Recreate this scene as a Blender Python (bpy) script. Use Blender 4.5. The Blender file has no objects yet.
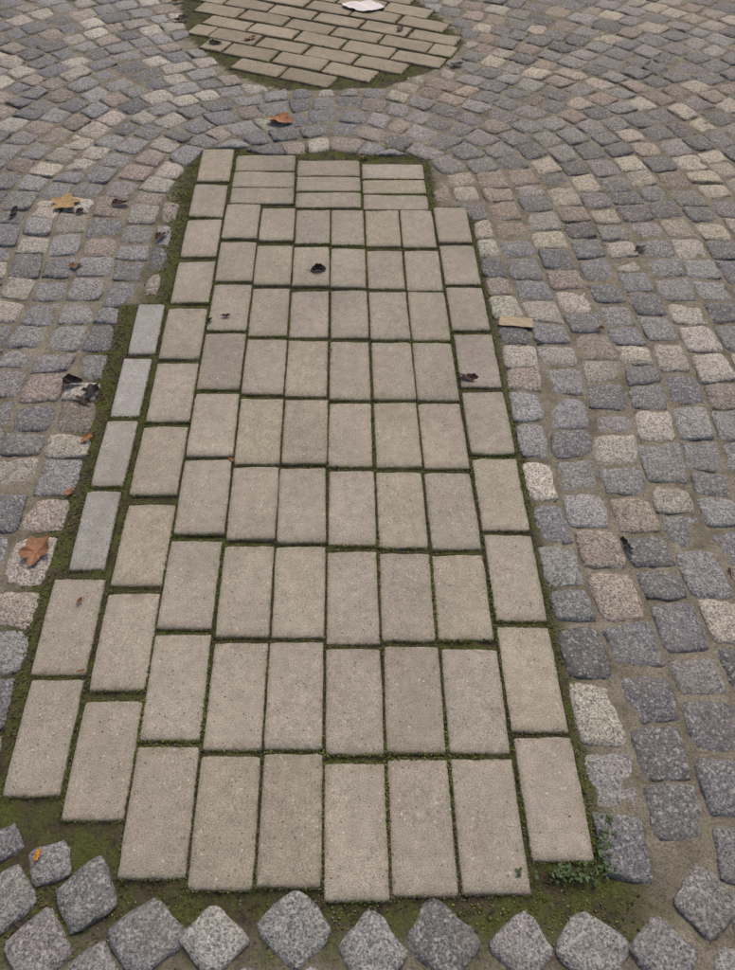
import bpy, math, random
import numpy as np
from mathutils import Vector, Matrix
rng=np.random.default_rng(7); random.seed(7)

# ---------------- camera survey (metric ground coordinates) ----------------
F=765.4; P=math.radians(51.3); H=1.268; CX=332.0; YH=-470.0
CP,SP=math.cos(P),math.sin(P)
KX=H/CP
def G(u,v):
    zc=F*H/(CP*(v-YH)); return ((u-CX)/F*zc,(zc-H*SP)/CP)
def GY(v): return G(0,v)[1]

scene=bpy.context.scene
scene.view_settings.view_transform='Standard'; scene.view_settings.look='None'; scene.view_settings.exposure=0
cam=bpy.data.cameras.new('camera'); co=bpy.data.objects.new('camera',cam); scene.collection.objects.link(co)
cam.sensor_fit='VERTICAL'; cam.sensor_height=36; cam.sensor_width=27.3; cam.lens=F/970*36
cam.shift_x=35.5/970; cam.clip_start=.02; cam.clip_end=500
co.location=(0,0,H); co.rotation_euler=(math.pi/2-P,0,0); scene.camera=co

# ---------------- light ----------------
w=bpy.data.worlds.new('World'); scene.world=w; w.use_nodes=True
nt=w.node_tree; bg=nt.nodes['Background']; sky=nt.nodes.new('ShaderNodeTexSky'); sky.sky_type='NISHITA'; sky.sun_disc=False
EL,AZ=math.radians(62),math.radians(15)
sky.sun_elevation=EL; sky.sun_rotation=AZ; sky.air_density=.8; sky.dust_density=5.0; sky.ozone_density=.3
nt.links.new(sky.outputs[0],bg.inputs[0]); bg.inputs[1].default_value=.13
sl=bpy.data.lights.new('sun','SUN'); so=bpy.data.objects.new('sun',sl); scene.collection.objects.link(so)
sl.energy=1.25; sl.angle=math.radians(36); sl.color=(1,.925,.81)
d=Vector((math.sin(AZ)*math.cos(EL),math.cos(AZ)*math.cos(EL),math.sin(EL)))
so.rotation_euler=d.to_track_quat('Z','Y').to_euler()

# ---------------- material helpers ----------------
class M:
    def __init__(s,name):
        s.m=bpy.data.materials.new(name); s.m.use_nodes=True; s.t=s.m.node_tree; s.n=s.t.nodes; s.b=s.n['Principled BSDF']
        s.tc=s.n.new('ShaderNodeTexCoord').outputs['Object']
        s.b.inputs['Specular IOR Level'].default_value=.3
    def link(s,a,b): s.t.links.new(a,b)
    def noise(s,scale,detail=4,rough=.6,vec=None):
        n=s.n.new('ShaderNodeTexNoise'); n.inputs['Scale'].default_value=scale; n.inputs['Detail'].default_value=detail; n.inputs['Roughness'].default_value=rough
        s.link(vec or s.tc,n.inputs['Vector']); return n.outputs['Fac']
    def voro(s,scale,out='Distance',feat='F1'):
        n=s.n.new('ShaderNodeTexVoronoi'); n.feature=feat; n.inputs['Scale'].default_value=scale; s.link(s.tc,n.inputs['Vector']); return n.outputs[out]
    def mr(s,x,a,b,c=0.,d=1.):
        n=s.n.new('ShaderNodeMapRange'); n.inputs[1].default_value=a;n.inputs[2].default_value=b;n.inputs[3].default_value=c;n.inputs[4].default_value=d
        s.link(x,n.inputs[0]); return n.outputs[0]
    def math(s,op,x,y):
        n=s.n.new('ShaderNodeMath'); n.operation=op
        for i,k in enumerate((x,y)):
            if isinstance(k,(int,float)): n.inputs[i].default_value=k
            else: s.link(k,n.inputs[i])
        return n.outputs[0]
    def mix(s,f,a,b,mode='MIX'):
        n=s.n.new('ShaderNodeMix'); n.data_type='RGBA'; n.blend_type=mode
        for sock,k in ((n.inputs[0],f),(n.inputs[6],a),(n.inputs[7],b)):
            if isinstance(k,(int,float)): sock.default_value=k
            elif isinstance(k,tuple): sock.default_value=(*k,1) if len(k)==3 else k
            else: s.link(k,sock)
        return n.outputs[2]
    def attr(s,name,o='Color'):
        n=s.n.new('ShaderNodeAttribute'); n.attribute_name=name; return n.outputs[o]
    def grey(s,x):
        n=s.n.new('ShaderNodeCombineColor')
        for i in range(3): s.link(x,n.inputs[i])
        return n.outputs[0]
    def sep(s,c,i):
        n=s.n.new('ShaderNodeSeparateColor'); s.link(c,n.inputs[0]); return n.outputs[i]
    def bump(s,h,dist,strength=1.,prev=None):
        n=s.n.new('ShaderNodeBump'); n.inputs['Strength'].default_value=strength; n.inputs['Distance'].default_value=dist
        s.link(h,n.inputs['Height'])
        if prev: s.link(prev,n.inputs['Normal'])
        return n.outputs[0]
    def out(s,col,rough,nrm=None):
        s.link(col,s.b.inputs['Base Color'])
        if isinstance(rough,(int,float)): s.b.inputs['Roughness'].default_value=rough
        else: s.link(rough,s.b.inputs['Roughness'])
        if nrm: s.link(nrm,s.b.inputs['Normal'])
        return s.m

def granite():
    m=M('granite'); c=m.attr('Col')
    g=m.noise(300,2,.7); c=m.mix(1.,c,m.grey(m.mr(g,.3,.7,.42,1.65)),'MULTIPLY')
    g2=m.noise(75,4,.7); c=m.mix(1.,c,m.grey(m.mr(g2,.3,.7,.70,1.3)),'MULTIPLY')
    sp=m.sep(m.voro(240,'Color'),0); c=m.mix(m.mr(sp,.84,.90,0,.5),c,(.46,.44,.40))
    sd=m.sep(m.voro(280,'Color'),1); c=m.mix(m.mr(sd,.80,.86,0,.55),c,(.05,.048,.048))
    dirt=m.noise(9,5,.65); c=m.mix(m.mr(dirt,.48,.75,0,.4),c,(.18,.155,.12))
    n=m.bump(m.noise(60,5,.7),.005,.9); n=m.bump(g,.0015,.9,n)
    return m.out(c,m.mr(g2,.3,.7,.6,.85),n)
def concrete():
    m=M('paver_concrete'); c=m.attr('Col')
    a=m.noise(5,5,.6); c=m.mix(1.,c,m.grey(m.mr(a,.3,.7,.86,1.12)),'MULTIPLY')
    b=m.noise(45,4,.7); c=m.mix(1.,c,m.grey(m.mr(b,.3,.7,.84,1.14)),'MULTIPLY')
    g=m.noise(480,2,.7); c=m.mix(1.,c,m.grey(m.mr(g,.3,.7,.55,1.45)),'MULTIPLY')
    v=m.voro(130,'Color'); dd=m.voro(130)
    sel=m.math('MULTIPLY',m.mr(m.sep(v,0),.91,.94),m.mr(dd,.18,.3,1,0)); c=m.mix(m.math('MULTIPLY',sel,.65),c,(.54,.50,.43))
    sel2=m.math('MULTIPLY',m.mr(m.sep(v,1),.88,.92),m.mr(dd,.2,.3,1,0)); c=m.mix(m.math('MULTIPLY',sel2,.6),c,(.08,.07,.055))
    v3=m.voro(48,'Color'); d3=m.voro(48)
    sel3=m.math('MULTIPLY',m.mr(m.sep(v3,2),.94,.96),m.mr(d3,.07,.12,1,0)); c=m.mix(m.math('MULTIPLY',sel3,.7),c,(.55,.53,.48))
    st=m.noise(2.3,6,.7); c=m.mix(m.mr(st,.54,.74,0,.45),c,(.18,.14,.095))
    ed=m.attr('Edge','Fac'); en=m.noise(70,4,.7)
    c=m.mix(m.math('MULTIPLY',ed,m.mr(en,.42,.62,.05,.5)),c,(.12,.10,.06))
    n=m.bump(b,.001,.6); n=m.bump(g,.001,.9,n)
    return m.out(c,.88,n)
def soil():
    m=M('joint_soil'); mo=m.attr('Moss','Fac')
    a=m.noise(14,6,.7); g=m.noise(260,3,.8); k=m.noise(60,5,.75)
    c=m.mix(m.mr(a,.35,.65),(.17,.145,.105),(.33,.29,.225))
    c=m.mix(1.,c,m.grey(m.mr(g,.3,.7,.55,1.4)),'MULTIPLY')
    dark=m.mix(m.mr(k,.35,.6),(.028,.021,.013),(.095,.072,.046))
    c=m.mix(mo,c,dark)
    gm=m.noise(22,5,.75)
    f=m.math('MULTIPLY',m.mr(gm,.42,.57),m.mr(mo,0,.9,.15,1.))
    green=m.mix(m.mr(g,.3,.7),(.032,.042,.009),(.14,.155,.035))
    c=m.mix(m.math('MULTIPLY',f,.88),c,green)
    n=m.bump(k,.01,.8); n=m.bump(g,.003,1.,n)
    return m.out(c,.95,n)
def attrmat(name,rough=.8,scale=180,lo=.7,hi=1.3,bd=.001):
    m=M(name); c=m.attr('Col'); g=m.noise(scale,4,.7)
    c=m.mix(1.,c,m.grey(m.mr(g,.3,.7,lo,hi)),'MULTIPLY')
    return m.out(c,rough,m.bump(g,bd,.7))
MG,MC,MS=granite(),concrete(),soil()
MM=attrmat('moss',.95,400,.5,1.5)
ML=attrmat('dry_leaf',.6,120,.65,1.3)
MW=attrmat('weed_leaf',.5,200,.7,1.3)
MP=attrmat('paper',.8,60,.92,1.05)

def mesh_obj(name,V,Q,mat,col=None,tris=False,smooth=True):
    V=np.asarray(V,np.float32); Q=np.asarray(Q,np.int32); k=Q.shape[1]
    me=bpy.data.meshes.new(name); me.vertices.add(len(V)); me.vertices.foreach_set('co',V.ravel())
    me.loops.add(Q.size); me.loops.foreach_set('vertex_index',Q.ravel())
    me.polygons.add(len(Q)); me.polygons.foreach_set('loop_start',np.arange(0,Q.size,k,dtype=np.int32))
    me.polygons.foreach_set('loop_total',np.full(len(Q),k,np.int32))
    me.update(calc_edges=True); me.validate()
    if smooth: me.polygons.foreach_set('use_smooth',np.ones(len(me.polygons),bool))
    if col is not None:
        a=me.attributes.new('Col','FLOAT_COLOR','POINT'); c=np.ones((len(V),4),np.float32); c[:,:3]=col; a.data.foreach_set('color',c.ravel())
    me.materials.append(mat); o=bpy.data.objects.new(name,me); scene.collection.objects.link(o); return o

def blocks(C,s,pz,corner,jit,znoise,dome,zoff,tilt,depth):
    n=len(C); N=len(s); s=np.array(s); pz=np.array(pz)
    S,T=np.meshgrid(s,s,indexing='xy'); S=S.ravel();T=T.ravel()
    PS,PT=np.meshgrid(pz,pz,indexing='xy'); drop=np.maximum(PS,PT).ravel()+.35*np.minimum(PS,PT).ravel()
    c=corner[:,None]
    s2=S[None]*(1-c*T[None]**6); t2=T[None]*(1-c*S[None]**6)
    a=(1+s2)/2; b=(1+t2)/2
    XY=(C[:,None,0]*((1-a)*(1-b))[...,None]+C[:,None,1]*(a*(1-b))[...,None]+C[:,None,2]*(a*b)[...,None]+C[:,None,3]*((1-a)*b)[...,None])
    ctrl=rng.normal(size=(n,4,4))
    BS=np.stack([np.cos(k*math.pi*(S+1)/2) for k in range(4)]); BT=np.stack([np.cos(k*math.pi*(T+1)/2) for k in range(4)])
    zn=np.einsum('nij,ip,jp->np',ctrl,BS,BT)*znoise[:,None]*.3
    z=zoff[:,None]-drop[None]-dome[:,None]*(S**2+T**2)[None]+zn+tilt[:,0:1]*S[None]+tilt[:,1:2]*T[None]
    edge=(np.abs(S)>.8)|(np.abs(T)>.8)
    XY=XY+rng.normal(size=XY.shape)*jit*edge[None,:,None]
    top=np.concatenate([XY,z[...,None]],2)
    idx=np.arange(N*N).reshape(N,N)
    ring=np.concatenate([idx[0,:],idx[1:,-1],idx[-1,-2::-1],idx[-2:0:-1,0]])
    sk=top[:,ring].copy(); sk[...,2]=-depth
    V=np.concatenate([top,sk],1); K=V.shape[1]
    q=[]
    for j in range(N-1):
        for i in range(N-1): q.append((idx[j,i],idx[j,i+1],idx[j+1,i+1],idx[j+1,i]))
    R=len(ring)
    for i in range(R):
        k=(i+1)%R; q.append((ring[i],N*N+i,N*N+k,ring[k]))
    q=np.array(q); Q=(q[None]+(np.arange(n)*K)[:,None,None]).reshape(-1,4)
    E=np.r_[np.clip((np.maximum(np.abs(S),np.abs(T))-.8)/.18,0,1),np.ones(R)]
    return V.reshape(-1,3),Q,K,E

# ---------------- patch 1: concrete pavers ----------------
def lerp(a,b,t): return a+(b-a)*t
YB,YT=GY(900),GY(208)
def line(x0,x1,Y): return lerp(x0,x1,(Y-YB)/(YT-YB))*KX
bounds={'B':((-.2125,-.210),(-.161,-.1575)),'C':((-.161,-.1575),(-.1078,-.105)),'D':((-.1078,-.105),(-.0574,-.0532)),
 'E':((-.0574,-.0532),(-.0073,-.0015)),'F':((-.0073,-.0015),(.0435,.0477)),'G':((.0435,.0477),(.0945,.099)),'H':((.0945,.099),(.1475,.148)),'I':((.150,.1485),(.1997,.1985))}
rows={
'B':[(822,700),(692,592),(587,503),(496,426),(422,362),(359,308),(303,261),(257,219),(217,184),(182,149)],
'C':[(880,745),(741,633),(630,540),(535,459),(457,392),(390,333),(331,284),(281,241),(239,204)],
'D':[(893,756),(752,642),(638,545),(541,467),(465,398),(395,339),(337,288),(285,245),(241,207)],
'E':[(890,753),(751,641),(639,546),(544,468),(464,399),(397,340),(338,290),(286,246),(244,209)],
'F':[(902,762),(755,647),(645,550),(546,470),(467,402),(400,341),(338,290),(288,248),(245,209)],
'G':[(897,757),(754,645),(642,552),(549,471),(468,402),(400,341),(340,291),(289,250),(247,210)],
'H':[(897,758),(755,648),(641,554),(550,471),(469,402),(401,342),(341,292),(291,250),(248,210)],
'I':[(862,735),(733,625),(622,534),(532,458),(455,391),(388,334),(331,287),(285,245),(243,207)]}
quads=[];cols=[]
base=np.array([.320,.284,.228])
def addq(x0,x1,y0,y1,x2=None,x3=None,col=base,g=.0022,rot=None):
    x2=x1 if x2 is None else x2; x3=x0 if x3 is None else x3
    q=np.array([(x0+g,y0+g),(x1-g,y0+g),(x2-g,y1-g),(x3+g,y1-g)])
    r=random.gauss(0,.006) if rot is None else rot; cc=q.mean(0); q=(q-cc)@np.array([[math.cos(r),math.sin(r)],[-math.sin(r),math.cos(r)]])+cc
    q+=np.array([random.gauss(0,.0008),random.gauss(0,.0008)])
    quads.append(q); k=random.gauss(1,.04)*(1.03 if cc[1]<1.2 else .96); cols.append(col*k*np.array([1,1+random.gauss(0,.005),1+random.gauss(0,.02)]))
for c,rs in rows.items():
    (l0,l1),(r0,r1)=bounds[c]
    for yb,yt in rs:
        a,b=GY(yb),GY(yt)
        addq(line(l0,l1,a),line(r0,r1,a),a,b,line(r0,r1,b),line(l0,l1,b),g=.0015)
for yb,yt,l,r,cl in [(798,678,-.2625,-.2135,base*1.04),(676,577,-.266,-.2145,base*1.03),(571,490,-.2555,-.2175,np.array([.33,.31,.275])),
    (487,419,-.2545,-.2165,np.array([.33,.31,.275])),(417,357,-.2525,-.2155,np.array([.35,.33,.30])),(354,303,-.2512,-.2145,np.array([.35,.335,.31]))]:
    addq(l*KX,r*KX,GY(yb),GY(yt),col=cl)
for l,r,ys in [(-.154,-.056,(204.5,188,171.5,154)),(-.056,.045,(208,192,176.5,160)),(.045,.1445,(210.5,194.5,179.5,164))]:
    for i in range(3): addq(l*KX,r*KX,GY(ys[i]),GY(ys[i+1]),g=.0025)
def paver_obj(name,quads,cols):
    n=len(quads)
    s=[-1,-.975,-.93,-.8,-.5,-.17,.17,.5,.8,.93,.975,1]; pz=[.0042,.0014,.0003,0,0,0,0,0,0,.0003,.0014,.0042]
    V,Q,K,E=blocks(np.array(quads),s,pz,rng.uniform(.008,.026,n),.0006,rng.uniform(.0003,.0008,n),np.zeros(n),rng.normal(0,.001,n),rng.normal(0,.0007,(n,2)),.035)
    o=mesh_obj(name,V,Q,MC,np.repeat(np.array(cols),K,0))
    a=o.data.attributes.new('Edge','FLOAT','POINT'); a.data.foreach_set('value',np.tile(E,n).astype(np.float32)); return o
p1=list(quads); paver_obj('concrete_paver_patch',quads,cols)

# ---------------- patch 2 (far) ----------------
poly2=[G(*p) for p in [(200,38),(236,66),(285,82),(380,80),(436,60),(452,42),(436,22),(400,-6),(380,-40),(200,-40),(192,5)]]
poly2o=[G(*p) for p in [(190,38),(230,72),(283,89),(384,87),(446,64),(464,42),(444,20),(408,-8),(390,-46),(190,-46),(180,5)]]
def inpoly(x,y,poly):
    ins=False; j=len(poly)-1
    for i in range(len(poly)):
        xi,yi=poly[i];xj,yj=poly[j]
        if (yi>y)!=(yj>y) and x<(xj-xi)*(y-yi)/(yj-yi)+xi: ins=not ins
        j=i
    return ins
quads=[];cols=[]
c2=np.array(G(320,40)); th=math.radians(-24); R=np.array([[math.cos(th),math.sin(th)],[-math.sin(th),math.cos(th)]])
for j in range(-14,15):
    for i in range(-8,9):
        for half in (0,1):
            cx0=(i+.5*(j%2)+.06*math.sin(j*2.3))*.209
            full=np.array([(-.101,-.048),(.101,-.048),(.101,.048),(-.101,.048)])+(cx0,j*.106)
            jit=rng.normal(0,.002,2); a=random.gauss(0,.014)
            ok=[inpoly(*((v*.8+full.mean(0)*.2)@R+c2),poly2o) for v in full]
            if half==0 and all(ok): q=full
            elif half==1 and not all(ok):
                lft=np.array([(-.101,-.048),(-.003,-.048),(-.003,.048),(-.101,.048)])+(cx0,j*.106)
                rgt=lft+(.104,0)
                q=None
                for cand in (lft,rgt):
                    if inpoly(*(cand.mean(0)@R+c2),poly2): q=cand
                if q is None: continue
            else: continue
            cc=q.mean(0); q=(q-cc)@np.array([[math.cos(a),math.sin(a)],[-math.sin(a),math.cos(a)]])+cc
            q=(q+jit)@R+c2
            quads.append(q); cols.append(base*random.gauss(.88,.08)*np.array([1,.965,.88]))
p2=list(quads); paver_obj('concrete_paver_patch',quads,cols)

# ---------------- cobbles ----------------
def Xl(Y):
    if Y<GY(577): return -.266*KX
    if Y<GY(302): return -.2555*KX
    return -.2125*KX
def Xr(Y): return .2*KX if Y<GY(207) else .147*KX
def pen(x,y):
    y0,y1=GY(885),(GY(149) if x<-.155*KX else GY(156))
    gl=.034 if y>GY(420) else .018
    l,r=Xl(y)-gl,Xr(y)+.008
    if not (y0<y<y1+.008 and l<x<r): return None
    ds=[(x-l,(l-x,0)),(r-x,(r-x,0)),(y1+.008-y,(0,y1+.008-y))]
    return min(ds,key=lambda k:k[0])
def pen2(x,y): return inpoly(x,y,poly2o)
EA,EB,EC=.045,1.02,(-.02,1.10)
def basept(t): return EC[0]+EA*math.cos(t),EC[1]+EB*math.sin(t)
def nrm(t):
    nx,ny=math.cos(t)/EA,math.sin(t)/EB; l=math.hypot(nx,ny); return nx/l,ny/l
def pt(t,r):
    x,y=basept(t); a,b=nrm(t)
    r=r+.012*math.sin(3.1*x+5*y+7*math.atan2(b,a))+.007*math.sin(9*y+3*r)+.013*math.sin(2.6*(y+b*r)+2.2*r)*min(1,r/1.2)
    return (x+a*r,y+b*r)
ths=np.linspace(-math.pi/2,1.5*math.pi,1801)
uu=np.linspace(-math.pi/2,1.5*math.pi,1801)
ts=np.unique(np.r_[uu,[math.atan2(math.sin(a)*EB,math.cos(a)*EA)+ (2*math.pi if a>math.pi else 0) for a in ths]])
ts=ts[(ts>=-math.pi/2)&(ts<=1.5*math.pi)]
zoneX=(-.80,.60); zoneY=GY(862)
stones=[]
r=.385-.098*2
def area(q):
    x,y=q[:,0],q[:,1]; return .5*abs(np.dot(x,np.roll(y,-1))-np.dot(y,np.roll(x,-1)))
while r<4.6:
    hgt=.098 if r<.38 else random.uniform(.086,.103)
    ri,ro=r,r+hgt
    mid=np.array([pt(t,(ri+ro)/2) for t in ts]); seg=np.r_[0,np.cumsum(np.hypot(*np.diff(mid,axis=0).T))]; L=seg[-1]
    cuts=[0.]
    while cuts[-1]<L: cuts.append(cuts[-1]+float(np.clip(random.gauss(.095,.013),.068,.128)))
    cuts=np.array(cuts)*L/cuts[-1]
    sk=rng.normal(0,.0035,len(cuts))
    for ci in range(len(cuts)-1):
        a,b=cuts[ci],cuts[ci+1]
        ta=np.interp([a-sk[ci],b-sk[ci+1]],seg,ts); tb=np.interp([a+sk[ci],b+sk[ci+1]],seg,ts)
        q=np.array([pt(ta[0],ri),pt(tb[0],ro),pt(tb[1],ro),pt(ta[1],ri)])
        m=q.mean(0)
        if not(-2.3<m[0]<2.5 and -.7<m[1]<5.3): continue
        if m[1]<zoneY and zoneX[0]<m[0]<zoneX[1]: continue
        if pen2(*m): continue
        g=random.uniform(.0018,.0044)
        A0=area(q)
        q=m+(q-m)*(1-2*g/.095)
        p=pen(*m)
        if p and p[0]>.03: continue
        for _ in range(2):
            for i in range(4):
                pp=pen(*q[i])
                if pp: q[i]+=pp[1]
        for i in range(4):
            for _ in range(8):
                if pen2(*q[i]): q[i]+= (m-q[i])*.12
        if area(q)<.36*A0: continue
        q+=rng.normal(0,.0024,(4,2))
        stones.append(q)
    r+=hgt
nfam=len(stones)
cent=[tuple(q.mean(0)) for q in stones if q[:,1].mean()<.6]
def dmin(x,y):
    a=np.array(cent); return float(np.sqrt(((a-(x,y))**2).sum(1).min()))
def diamond(x,y,sz,deg,ar=1.):
    a=math.radians(deg); q=np.array([(-1,-ar),(1,-ar),(1,ar),(-1,ar)])*sz/2
    q=q@np.array([[math.cos(a),math.sin(a)],[-math.sin(a),math.cos(a)]])+(x,y)+rng.normal(0,.0045,(4,2))
    stones.append(q); cent.append((x,y))
man=[(52,863,.060,15),(88,896,.082,36),(145,937,.084,40),(2,898,.078,38),(34,950,.082,38),(210,940,.078,46),(293,932,.088,41),(369,952,.078,38),(446,939,.085,48),
    (522,948,.078,36),(594,950,.082,50),(640,890,.082,38,1.08),(-70,900,.085,40),(-52,960,.085,38),(668,955,.078,42),(2,844,.05,30),(706,902,.080,38),(745,958,.080,42),(92,972,.06,40)]
for a in man:
    x,y=G(a[0],a[1])
    if (a[0]>620 or a[0]<0) and dmin(x,y)<.066: continue
    diamond(x,y,*a[2:])
for thr,sz in ((.088,.076),(.072,.056)):
    for j in range(-6,36):
        for i in range(-28,28):
            x=(i+.5*(j%2))*.030; y=GY(820)-j*.020
            if not(-.85<x<.80 and y>-.6): continue
            if y>GY(935) and -.62<x<.47: continue
            if dmin(x,y)>thr: diamond(x,y,sz,45+random.gauss(0,6))
C=[]
for q in stones:
    x,y=q[:,0],q[:,1]
    sg=np.dot(x,np.roll(y,-1))-np.dot(y,np.roll(x,-1))
    C.append(q if sg>0 else q[::-1])
C=np.array(C); n=len(C)
pal=[((.160,.155,.156),.34),((.23,.22,.213),.28),((.355,.325,.272),.22),((.255,.213,.178),.16)]
pc=np.array([p[0] for p in pal]); pi=rng.choice(4,n,p=[p[1] for p in pal])
cm=C.mean(1)
SC=pc[pi]*rng.normal(1,.13,(n,1)).clip(.7,1.35)*rng.normal(1,.015,(n,3))
far=(cm[:,1]>1.9)&(cm[:,0]>.2); SC[far]*=np.array([.96,.92,.86])
near=cm[:,1]<GY(860); SC[near]=np.array([.205,.194,.186])*rng.normal(1,.14,(near.sum(),1))*rng.normal(1,.02,(near.sum(),3))
s=[-1,-.96,-.85,-.5,0,.5,.85,.96,1]; pz=[.0085,.0038,.0012,.0002,0,.0002,.0012,.0038,.0085]
zo=rng.normal(-.0005,.0016,n); zo[nfam:]=rng.normal(.0002,.0012,n-nfam)
cr=rng.uniform(.03,.12,n); cr[nfam:]=rng.uniform(.07,.16,n-nfam)
tl=rng.normal(0,.0012,(n,2))
V,Q,K,E=blocks(C,s,pz,cr,.0016,rng.uniform(.001,.0026,n),rng.uniform(.0002,.0011,n),zo,tl,.04)
mesh_obj('cobblestone_pavement',V,Q,MG,np.repeat(SC,K,0))
print('stones',n)

# ---------------- ground sheet ----------------
def mossval(x,y):
    l,r=Xl(y),Xr(y); y0,y1=GY(902),GY(149)
    dx=max(l-x,x-r,0); dy=max(y0-y,y-y1,0); d=math.hypot(dx,dy)
    wid=.09 if x<l else .03
    if y<y0+.05: wid=.10
    return max(0.,min(1.,1.15-d/wid))
def axis(lo,hi,st):
    a=np.arange(lo,hi+st/2,st); ext=np.array([.3,1,3,8,20,60,150])
    return np.r_[(lo-ext)[::-1],a,hi+ext]
ax=axis(-1.9,2.1,.016); ay=axis(-.3,4.6,.016)
X,Yg=np.meshgrid(ax,ay); nx,ny=len(ax),len(ay)
mv=np.array([mossval(x,y) for x,y in zip(X.ravel(),Yg.ravel())])
m2=np.array([1. if (1.2<y and inpoly(x,y,poly2o)) else 0. for x,y in zip(X.ravel(),Yg.ravel())])
mv=np.maximum(mv,m2)
low=np.clip((GY(850)-Yg.ravel())/.05,0,1)
Z=-.0060+rng.normal(0,.001,X.size)+.0012*np.sin(X.ravel()*9)*np.cos(Yg.ravel()*7)-.0010*mv-.0030*low
V=np.stack([X.ravel(),Yg.ravel(),Z],1)
I=np.arange(nx*ny).reshape(ny,nx); Q=np.stack([I[:-1,:-1],I[:-1,1:],I[1:,1:],I[1:,:-1]],2).reshape(-1,4)
go=mesh_obj('ground',V,Q,MS)
a=go.data.attributes.new('Moss','FLOAT','POINT'); a.data.foreach_set('value',mv.astype(np.float32))

# ---------------- moss & crumbs (tiny clumps) ----------------
pts=[];siz=[];pcx=[]
def hashn(x,y): return math.sin(x*13.1+2*math.sin(y*7.3))*.5+math.sin(y*17.7+x*5.1)*.5
greens=[(.15,.175,.035),(.11,.135,.028),(.07,.085,.02),(.20,.21,.06)]
browns=[(.11,.09,.06),(.07,.053,.036),(.18,.15,.105)]
def addm(x,y,z,sz,pg):
    pts.append((x,y,z)); siz.append(sz); c=random.choice(greens if random.random()<pg else browns); pcx.append(c)
for q in p1:
    for i in range(4):
        a,b=q[i],q[(i+1)%4]; L=np.hypot(*(b-a)); e=(b-a)/L; nn=np.array([e[1],-e[0]])
        for _ in range(int(L*900)):
            t=random.random()*L; p=a+e*t
            h=hashn(*p)
            p=p+nn*random.uniform(-.0009-.0009*max(h,0),.0030)
            addm(p[0],p[1],random.uniform(-.0035,-.0004),random.uniform(.0008,.0021)*(1.3 if h>.25 else 1),.66+.34*h)
for q in p2:
    for i in range(4):
        a,b=q[i],q[(i+1)%4]
        for _ in range(40):
            p=a+(b-a)*random.random()+rng.normal(0,.003,2); addm(p[0],p[1],random.uniform(-.004,-.0005),random.uniform(.0014,.003),.45)
for _ in range(12000):
    x=random.uniform(-.9,.8); y=random.uniform(2.6,4.4)
    if inpoly(x,y,poly2o): 
        addm(x,y,-.006,random.uniform(.001,.0035),.5)
for _ in range(95000):
    x=random.uniform(-.68,.55); y=random.uniform(.10,GY(140))
    l,r=Xl(y),Xr(y)
    if l+.002<x<r-.002 and GY(880)<y<GY(158): continue
    mvv=mossval(x,y)
    h=hashn(x*1.7,y*1.3)
    if mvv>.3+random.random()*.6 and h+random.random()*1.1>0:
        g=.95 if y>GY(420) and x<0 else .52+.4*h
        addm(x,y,random.uniform(-.008,-.0035)-(.0040 if y<GY(850) else 0),random.uniform(.0012,.0032),g)
pts=np.array(pts);siz=np.array(siz);n=len(pts); print('moss',n)
oc=np.array([(1,0,0),(-.5,.87,0),(-.5,-.87,0),(0,0,.9),(0,0,-.6)])
T0=np.array([(0,1,3),(1,2,3),(2,0,3),(1,0,4),(2,1,4),(0,2,4)])
V=pts[:,None]+(oc[None]*rng.uniform(.6,1.4,(n,5,1)))*siz[:,None,None]
T=(T0[None]+(np.arange(n)*5)[:,None,None]).reshape(-1,3)
mesh_obj('moss',V.reshape(-1,3),T,MM,np.repeat(np.array(pcx)*rng.uniform(.6,1.3,(n,1)),5,0),smooth=False)
n=5200; gx=rng.uniform(-1.1,1.3,n); gy=rng.uniform(.1,3.2,n); gs=rng.uniform(.0006,.0017,n)
V=np.stack([gx,gy,np.full(n,.0008)],1)[:,None]+(oc[None]*rng.uniform(.6,1.4,(n,5,1)))*gs[:,None,None]
T=(T0[None]+(np.arange(n)*5)[:,None,None]).reshape(-1,3)
gc=np.array([(.08,.06,.04),(.04,.03,.02),(.42,.38,.31),(.2,.16,.1)])[rng.integers(0,4,n)]
mesh_obj('grit',V.reshape(-1,3),T,MM,np.repeat(gc,5,0),smooth=False)

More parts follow.
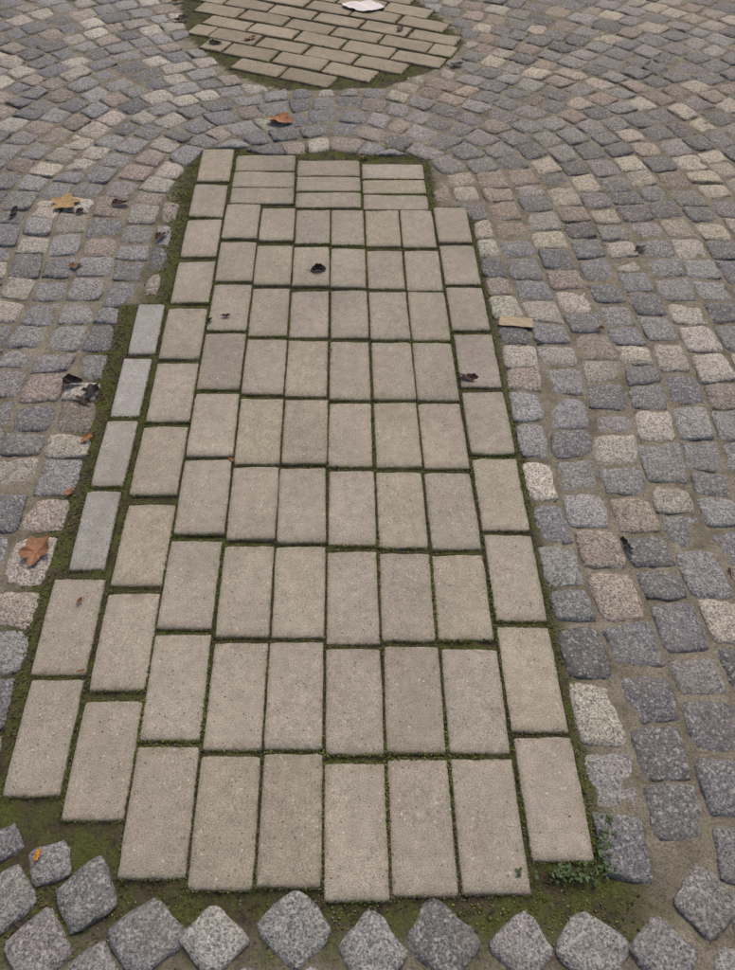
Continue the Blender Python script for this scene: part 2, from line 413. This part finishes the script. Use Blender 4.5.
# ---------------- leaves & litter ----------------
def leaf(name,u,v,L,W,rot,col,curl=.3,lobes=0,z=.003,fold=.2,mat=None):
    x0,y0=G(u,v); NA,NR=40,5
    V=[(0,0,0)];a0=math.radians(rot)
    ph=random.random()*6
    for k in range(1,NR+1):
        rr=k/NR
        for i in range(NA):
            a=2*math.pi*i/NA
            if lobes: rad=.66+.36*abs(math.cos(a*lobes/2))**1.1
            else: rad=1/(1+.25*abs(math.sin(a))**2)
            rad*=1+.05*math.sin(5*a+ph)+.07*math.sin(2*a+ph*2)*(lobes>0)+random.gauss(0,.03)*(k==NR)
            x=L/2*rad*rr*math.cos(a); y=W/2*rad*rr*math.sin(a)
            if not lobes: x*=1+.12*max(0,math.cos(a))**6
            zz=curl*L*.5*rr*rr*(.5+.5*math.sin(2*a+ph))+fold*abs(y)+.0015*math.sin(9*a+ph)*rr
            V.append((x,y,zz))
    T=[(0,1+i,1+(i+1)%NA) for i in range(NA)]
    for k in range(NR-1):
        b=1+k*NA;c=b+NA
        for i in range(NA):
            j=(i+1)%NA; T+= [(b+i,c+i,c+j),(b+i,c+j,b+j)]
    b=len(V); m=6
    for k in range(m):
        t=k/(m-1); x=-L*.40-L*.35*t; 
        for dx,dz in ((.0006,0),(-.0006,0),(0,.001)): V.append((x,dx+L*.08*t*t,dz+.0008))
    for k in range(m-1):
        for e in range(3):
            f=(e+1)%3; p=b+3*k; T+=[(p+e,p+3+e,p+3+f),(p+e,p+3+f,p+f)]
    V=np.array(V); R=np.array([[math.cos(a0),-math.sin(a0)],[math.sin(a0),math.cos(a0)]]); V[:,:2]=V[:,:2]@R.T
    V[:,2]+=z-V[:,2].min()*.6; V[:,0]+=x0;V[:,1]+=y0
    rr=np.r_[np.linspace(1.05,.85,len(V))]
    cc=np.array(col)[None]*(rr*rng.uniform(.85,1.1,len(V)))[:,None]
    return mesh_obj(name,V,T,mat or ML,cc)
OR=(.36,.16,.065);YE=(.36,.24,.10);BR=(.19,.10,.055);DK=(.022,.014,.012);DR=(.06,.036,.025)
for a in [(280,122,.095,.065,-10,OR,.2,5),(66,205,.09,.08,20,YE,.12,5),(37,552,.074,.058,60,(.27,.13,.065),.3,5),(318,271,.042,.026,10,DK,.5,0),
  (467,379,.045,.022,-20,DR,.5,0),(226,317,.02,.013,0,DK,.4,0),(210,322,.022,.008,70,DK,.4,0),(72,384,.055,.03,10,DK,.4,3),(92,392,.05,.035,50,DK,.4,5),(84,402,.04,.02,-30,DR,.5,0),
  (87,440,.03,.018,50,OR,.3,0),(76,267,.035,.022,10,BR,.4,0),(232,461,.015,.009,-30,OR,.3,0),(38,856,.018,.011,80,(.5,.24,.04),.2,0),(70,493,.022,.014,60,OR,.3,0),
  (180,21,.07,.045,15,DR,.3,5),(178,2,.06,.035,30,BR,.3,0),(120,205,.05,.03,20,DR,.4,0),(161,238,.045,.025,60,DR,.4,0),(80,213,.03,.02,60,DK,.4,0),(14,215,.05,.02,80,DK,.4,0),
  (363,158,.03,.015,20,BR,.3,0),(80,602,.014,.008,60,(.3,.08,.03),.3,0),(626,546,.035,.012,-60,DK,.4,0),(82,672,.01,.006,20,(.4,.15,.03),.2,0),
  (330,352,.014,.006,40,BR,.3,0),(600,330,.02,.012,10,BR,.4,0),(640,250,.04,.02,30,DR,.4,0),(250,40,.05,.03,30,BR,.3,0),(400,30,.05,.03,70,DR,.3,0),(456,66,.05,.03,10,DR,.3,0),(215,44,.05,.03,10,DK,.3,0)]:
    leaf('dry_leaf',*a)
def scrap(name,u,v,L,W,rot,col,amp,z,irr=.1,rnd=False):
    x0,y0=G(u,v); nx,ny=26,16; V=[]
    ph=[random.random()*6 for _ in range(6)]
    for j in range(ny):
        for i in range(nx):
            s,t=i/(nx-1)*2-1,j/(ny-1)*2-1
            if rnd: s,t=s*math.sqrt(1-t*t/2),t*math.sqrt(1-s*s/2)
            x=L/2*s*(1+irr*math.sin(3*t+ph[0])*abs(s)); y=W/2*t*(1+irr*math.sin(4*s+ph[1]))
            zz=amp*(abs(math.sin(3*s+2*t+ph[2]))+.6*abs(math.sin(5*t-3*s+ph[3]))+.4*abs(math.sin(8*s+ph[4])))
            V.append((x+random.gauss(0,L*.003),y+random.gauss(0,L*.003),z+zz))
    Q=[(j*nx+i,j*nx+i+1,(j+1)*nx+i+1,(j+1)*nx+i) for j in range(ny-1) for i in range(nx-1)]
    V=np.array(V);a=math.radians(rot);R=np.array([[math.cos(a),-math.sin(a)],[math.sin(a),math.cos(a)]]);V[:,:2]=V[:,:2]@R.T;V[:,0]+=x0;V[:,1]+=y0
    o=mesh_obj(name,V,Q,MP,np.tile(np.array(col),(len(V),1)))
    md=o.modifiers.new('s','SOLIDIFY');md.thickness=.0012
scrap('paper_napkin',363,8,.165,.105,-10,(.70,.66,.63),.004,.003,.12,True)
scrap('cardboard_scrap',516,323,.086,.036,-8,(.38,.30,.20),.0012,.002,.03)
# ---------------- weed at right lower corner ----------------
V=[];T=[];cc=[]
def leaflet(p,dirv,L,W,col):
    d=np.array(dirv);d/=np.linalg.norm(d); sd=np.cross(d,(0,0,1)); sd/=np.linalg.norm(sd)+1e-9
    b=len(V)
    for t,wd in [(0,.1),(.3,.8),(.6,1),(.85,.6),(1,.05)]:
        c=np.array(p)+d*L*t-np.array((0,0,1))*L*.25*t*t
        V.append(c-sd*W/2*wd+(0,0,W*.15));V.append(c);V.append(c+sd*W/2*wd+(0,0,W*.15)); cc.extend([col]*3)
    for k in range(4):
        for e in range(2):
            p0=b+3*k+e; T.append((p0,p0+1,p0+4,p0+3))
for _ in range(50):
    u=random.choice([random.gauss(568,18),random.gauss(603,3)]); v=random.gauss(874,6) if u<596 else random.uniform(820,880)
    if u<596 and v<869: v=869+random.random()*8
    x,y=G(u,v); a=random.random()*6.28; hh=random.uniform(.002,.010); lean=np.array((math.cos(a),math.sin(a),0))*random.uniform(.003,.010)
    root=np.array((x,y,-.010)); tip=root+lean+np.array((0,0,hh+.01))
    b=len(V)
    for k in range(4):
        c=root+(tip-root)*k/3; V.append(c+(.0005,0,0));V.append(c+(-.0005,0,0));V.append(c+(0,.0007,0)); cc.extend([(.05,.05,.02)]*3)
    for k in range(3):
        for e in range(3):
            f=(e+1)%3;p=b+3*k;T.append((p+e,p+f,p+3+f,p+3+e))
    for q in range(random.randint(3,6)):
        aa=random.random()*6.28; g=random.uniform(.5,1.3)
        leaflet(root+(tip-root)*random.uniform(.5,1),(math.cos(aa),math.sin(aa),random.uniform(.1,.7)),random.uniform(.006,.011),random.uniform(.0025,.0055),(.06*g,.095*g,.03*g))
mesh_obj('weed_plant',V,T,MW,np.array(cc))
